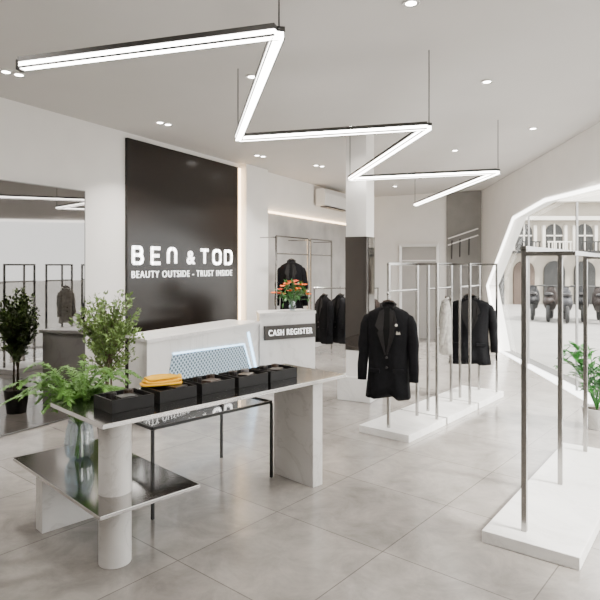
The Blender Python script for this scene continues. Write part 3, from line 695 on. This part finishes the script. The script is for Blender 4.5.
# ---------------------------------------------------------------- garments
def make_jacket(label, loc, rz, m, ml, cat='jacket', name='suit_jacket', length=0.76, width=1.0, pin=False, group='suit jackets on hangers', sd=0, hook=0.13, depth=1.0):
    t = thing(name, label, cat, loc, rz, group)
    zt = -hook
    lv = [(0.00, .056, .048), (-.02, .085, .058), (-.04, .140, .068), (-.062, .195, .078), (-.10, .222, .092), (-.16, .218, .105), (-.24, .211, .112), (-.34, .206, .114), (-.44, .204, .112), (-.50, .206, .113), (-.56, .210, .116), (-.62, .216, .119), (-.68, .222, .122), (-.76, .230, .126)]
    sc = length/0.76; n = 56; rings = []
    rg = random.Random(sd); ph = rg.uniform(0, 6)
    def sq(pts): return [(p[0], p[1]*depth, p[2]) for p in pts]
    for z, rx, ry in lv:
        ring = []
        for k in range(n):
            a = 2*math.pi*k/n; cx, sy = math.cos(a), math.sin(a)
            x = rx*width*math.copysign(abs(cx)**0.75, cx); y = ry*math.copysign(abs(sy)**0.9, sy)
            zz_ = z*sc
            f = max(0, (-z-0.25)/0.5)
            x *= 1+0.035*f*math.sin(5*a+ph+z*3); y *= 1+0.12*f*math.sin(8*a+ph+z*4)
            if sy < 0 and z < -0.6: zz_ += 0.07*max(0, 1-abs(x)/0.10)*(1 if z < -0.7 else 0.5)
            if z > -0.001 and sy < 0: zz_ -= 0.03
            ring.append((x, y, zz_+zt))
        rings.append(sq(ring))
    link('body', MB().loft(rings), m, t, world=False, smooth=True)
    for s in (-1, 1):
        w = width
        P = [Vector((s*.178*w, .0, -.098*sc+zt)), Vector((s*.206*w, 0, -.115*sc+zt)), Vector((s*.228*w, -.002, -.17*sc+zt)), Vector((s*.243*w, -.006, -.26*sc+zt)), Vector((s*.254*w, -.016, -.33*sc+zt)), Vector((s*.252*w, -.012, -.40*sc+zt)), Vector((s*.262*w, -.034, -.50*sc+zt)), Vector((s*.264*w, -.046, -.62*sc+zt))]
        link('sleeve', MB().tube(P, [q*min(1, depth+0.1) for q in (.032, .046, .054, .052, .053, .048, .047, .042)], 16), m, t, world=False, smooth=True)
        lp = [(s*.022, -.072, -.03*sc+zt), (s*.075*w, -.08, -.055*sc+zt), (s*.115*w, -.112, -.17*sc+zt), (s*.075*w, -.12, -.205*sc+zt), (s*.09*w, -.122, -.225*sc+zt), (s*.012, -.131, -.40*sc+zt), (s*.004, -.131, -.40*sc+zt), (s*.03, -.116, -.2*sc+zt)]
        link('lapel', MB().extrude(sq(lp), (0, -0.006, 0)), ml, t, world=False)
        link('pocket_flap', MB().box((s*.12*w, -.108*depth, -.53*sc+zt), (.11*w, .02, .035), math.radians(s*14)), m, t, world=False, bev=0.003)
    vsh = [(0.028, -.077, -.02*sc+zt), (.035, -.114, -.2*sc+zt), (0, -.130, -.39*sc+zt), (-.035, -.114, -.2*sc+zt), (-0.028, -.077, -.02*sc+zt)]
    link('lining', MB().extrude(sq(vsh), (0, 0.02, 0)), M['lining'] if m is not M['shirt'] else m, t, world=False)
    link('collar', MB().tube(sq([(-.05, -.062, -.035+zt), (-.066, -.01, .0+zt), (-.04, .045, .012+zt), (.04, .045, .012+zt), (.066, -.01, 0+zt), (.05, -.062, -.035+zt)]), 0.013, 8), ml, t, world=False, smooth=True)
    for z in (-.42, -.50):
        link('button', MB().tube(sq([(0.004, -.124, z*sc+zt), (0.004, -.137, z*sc+zt)]), 0.011, 12), M['leather'], t, world=False)
    if pin:
        link('brooch', MB().lathe((0, 0, 0), [(0.012, 0), (0.012, 0.006), (0.006, 0.01)], 10).xf(Matrix.Translation((0.10*width, -.117, -.16*sc+zt)) @ Matrix.Rotation(math.pi/2, 4, 'X')), M['silver'], t, world=False)
        link('pocket_square', MB().extrude([(.085, -.118, -.235*sc+zt), (.125, -.114, -.235*sc+zt), (.118, -.116, -.21*sc+zt), (.105, -.118, -.222*sc+zt), (.093, -.118, -.205*sc+zt)], (0, -0.006, 0)), M['silver'], t, world=False)
    return t
def make_hanger(label, loc, rz, hook=0.13):
    t = thing('coat_hanger', label, 'hanger', loc, rz, 'coat hangers on the rails')
    P = []
    for k in range(9):
        a = math.radians(200-k*30); P.append((-0.016*math.cos(a), 0, 0.016*math.sin(a)-0.002))
    P += [(0, 0, -0.03), (0, 0, -hook+0.03)]
    link('hook', MB().tube(P, 0.0025, 6), M['chrome'], t, world=False)
    link('shoulder_bar', MB().tube([(-.05, 0, -hook+0.022), (0, 0, -hook+0.036), (.05, 0, -hook+0.022)], 0.008, 8), M['shutter'], t, world=False, smooth=True)
    return t
def hang(label, hl, loc, rz, m, ml, **k):
    make_jacket(label, loc, rz, m, ml, **k); make_hanger(hl, loc, rz, k.get('hook', 0.13))
def rackpt(i, x, z=1.36, off=0.0):
    p = o0+RDv*(0.80*i+x)+RPv*off; return (p.x, p.y, z)
nr = bpy.data.objects['clothes_rack']
pf = o0+RDv*0.10
link('face_out_arm', MB().tube([(pf.x, pf.y, 1.345), (0.795, 5.13, 1.345), (0.793, 5.115, 1.36)], 0.008), M['chrome'], nr)
hang('black blazer with pocket square hanging at the front of the nearest central rack', 'hanger of the blazer on the nearest central rack', (0.80, 5.14, 1.355), math.radians(-18), M['suit'], M['lapel'], length=0.84, width=0.88, pin=True, sd=1, hook=0.10)
hang('black suit jacket hanging on the farthest central rack near the window', 'hanger of the black jacket on the farthest central rack', rackpt(2, 0.38), math.radians(-16), M['suit'], M['lapel'], length=0.80, sd=2, width=1.05)
hang('pale patterned shirt hanging edge-on at the middle central rack', 'hanger of the pale shirt on the middle central rack', rackpt(1, 0.52), math.radians(-106), M['shirt'], M['shirt'], length=0.60, width=0.5, depth=0.55, sd=4, name='hanging_shirt', cat='shirt', group=None)
for x, m, l, hl, rz in ((-0.35, M['suit'], 'black jacket leftmost on the low rear rack', 'leftmost hanger on the low rear rack', -62), (-0.10, M['suit2'], 'charcoal jacket second from the left on the low rear rack', 'second hanger on the low rear rack', -55), (0.34, M['brownsuit'], 'dark brown jacket just right of the pillar on the low rear rack', 'hanger of the brown jacket on the low rear rack', -50)):
    hang(l, hl, (0.72+x, 8.75, 1.27), math.radians(rz), m, M['lapel'], length=0.72, width=0.85, depth=0.8, sd=int(x*50)+30)
sm_ = wall_s(270)
cp = WP(sm_, 0.42, 1.815)
hang('long black coat hanging on the grey wall beside the white pier', 'hanger of the long black coat on the wall rail', tuple(cp), math.radians(-5), M['suit'], M['lapel'], length=0.92, width=0.9, sd=9)

# ---------------------------------------------------------------- outside
struct('ground', MB().prism([(3.2, -6), (60, -6), (60, 60), (4.3, 60), (4.2, 13)], -0.12, -0.02), M['street'], label='pale street pavement')
fc = thing('street_building', 'ornate cream stone building with balconies and dark shopfronts seen through the shop window', 'building', (14, 24, -0.02))
link('wall', MB().box((0, 1, 2.2), (18, 2, 4.4)), M['facade'], fc, world=False)
link('cornice', MB().box((0, -0.12, 3.62), (18, 0.4, 0.16)).box((0, -0.2, 4.4), (18.2, 0.6, 0.2)), M['facade2'], fc, world=False)
link('pediment', MB().extrude([(-3.9, -0.2, 4.5), (0.1, -0.2, 4.5), (-1.9, -0.2, 5.3)], (0, 0.8, 0)), M['facade2'], fc, world=False)
for i in range(14):
    x = -8.4+i*1.28
    fz, hh_ = 2.3, 1.1
    arch = [(x-0.36, -0.03, fz), (x+0.36, -0.03, fz), (x+0.36, -0.03, fz+hh_-0.36)]+[(x+0.36*math.cos(k*math.pi/8), -0.03, fz+hh_-0.36+0.36*math.sin(k*math.pi/8)) for k in range(1, 8)]+[(x-0.36, -0.03, fz+hh_-0.36)]
    w = link('window', MB().extrude(arch, (0, 0.1, 0)), M['darkwin'], fc, world=False)
    s = MB(); s.bar((x, -0.06, fz), (x, -0.06, fz+hh_), 0.05); s.bar((x-0.34, -0.06, fz+0.6), (x+0.34, -0.06, fz+0.6), 0.05)
    for q in (-0.46, 0.46): s.box((x+q, -0.06, fz+0.5), (0.12, 0.14, 1.05))
    link('window_surround', s, M['facade2'], w, world=False)
    bl = MB(); bl.box((x, -0.3, 2.2), (1.0, 0.6, 0.1)); bl.box((x, -0.55, 2.62), (1.0, 0.05, 0.05))
    for k in range(7): bl.box((x-0.45+k*0.15, -0.55, 2.42), (0.04, 0.04, 0.38))
    link('balcony', bl, M['blackmetal'] if i % 2 else M['facade2'], fc, world=False)
    sa_ = [(x-0.44, -0.1, 0.0), (x+0.44, -0.1, 0.0), (x+0.44, -0.1, 1.4)]+[(x+0.44*math.cos(k*math.pi/8), -0.1, 1.4+0.44*math.sin(k*math.pi/8)) for k in range(1, 8)]+[(x-0.44, -0.1, 1.4)]
    link('shopfront', MB().extrude(sa_, (0, 0.15, 0)), M['darkwin'] if i % 3 else M['shutter'], fc, world=False)
def scooter(loc, rz, m, label):
    t = thing('motor_scooter', label, 'scooter', loc, rz, 'scooters parked in the street')
    for x in (-0.62, 0.62):
        P = [(x+0.21*math.cos(k*math.pi/10), 0, 0.26+0.21*math.sin(k*math.pi/10)) for k in range(20)]
        w = link('wheel', MB().tube(P, 0.05, 8, close=True), M['rubber'], t, world=False, smooth=True)
        link('hub', MB().tube([(x, -0.03, 0.26), (x, 0.03, 0.26)], 0.12, 12), M['chrome'], w, world=False)
    link('body', MB().loft([[(x, w*math.cos(k*math.pi/6), z+h*math.sin(k*math.pi/6)) for k in range(12)] for x, w, z, h in ((-0.85, .06, .62, .06), (-0.6, .15, .6, .14), (-0.25, .17, .52, .17), (0.0, .14, .38, .1), (0.3, .14, .36, .08))]), m, t, world=False, smooth=True)
    link('front_shield', MB().loft([[(x+0.04*math.cos(k*math.pi/5), w*math.sin(k*math.pi/5), z) for k in range(10)] for x, w, z in ((0.36, .12, .3), (0.42, .2, .55), (0.46, .18, .8), (0.44, .1, .98))]), m, t, world=False, smooth=True)
    link('seat', MB().loft([[(x, .13*math.cos(k*math.pi/6), z+.05*math.sin(k*math.pi/6)) for k in range(12)] for x, z in ((-0.7, .8), (-0.4, .8), (-0.1, .76))]), M['leather'], t, world=False, smooth=True)
    link('handlebar', MB().tube([(0.32, -.34, 1.02), (0.42, -.1, 1.0), (0.42, .1, 1.0), (0.32, .34, 1.02)], 0.018, 8), M['blackmetal'], t, world=False)
    link('headlamp', MB().lathe((0.5, 0, 0.9), [(0.02, -0.05), (0.07, 0), (0.02, 0.05)], 12), M['silver'], t, world=False)
for (px, Y, rz, m, l) in ((533, 17.5, 66, M['scoot_b'], 'black scooter parked in the street, leftmost through the window'), (550, 17.0, 62, M['scoot_r'], 'dark brown scooter parked second from the left in the street'), (566, 16.6, 68, M['scoot_w'], 'grey scooter parked in the middle of the street row'), (583, 16.9, 63, M['scoot_b'], 'black scooter fourth from the left in the street row'), (600, 16.4, 66, M['scoot_r'], 'dark brown scooter farthest right in the street row')):
    scooter(((px-300)/F0*Y, Y, -0.02), math.radians(rz), m, l)

# ---------------------------------------------------------------- light, world, camera
w = bpy.data.worlds.new('world'); SC.world = w; w.use_nodes = True
bg = w.node_tree.nodes['Background']; bg.inputs['Color'].default_value = (1.0, 0.99, 0.97, 1); bg.inputs['Strength'].default_value = 6.5
sd = bpy.data.lights.new('sun', 'SUN'); sd.energy = 14.0; sd.angle = 0.1; sd.color = (1, 0.95, 0.88)
so = bpy.data.objects.new('sun', sd); COL.objects.link(so)
so.rotation_euler = Vector((-0.62, 0.40, -0.68)).to_track_quat('-Z', 'Y').to_euler()
cam = bpy.data.cameras.new('camera'); co = bpy.data.objects.new('camera', cam); COL.objects.link(co)
co.location = (0, 0, H); co.rotation_euler = (math.radians(90), 0, 0)
cam.sensor_width = 36; cam.lens = F0/600*36; cam.shift_y = -(300-YH)/600; cam.clip_end = 300
SC.camera = co
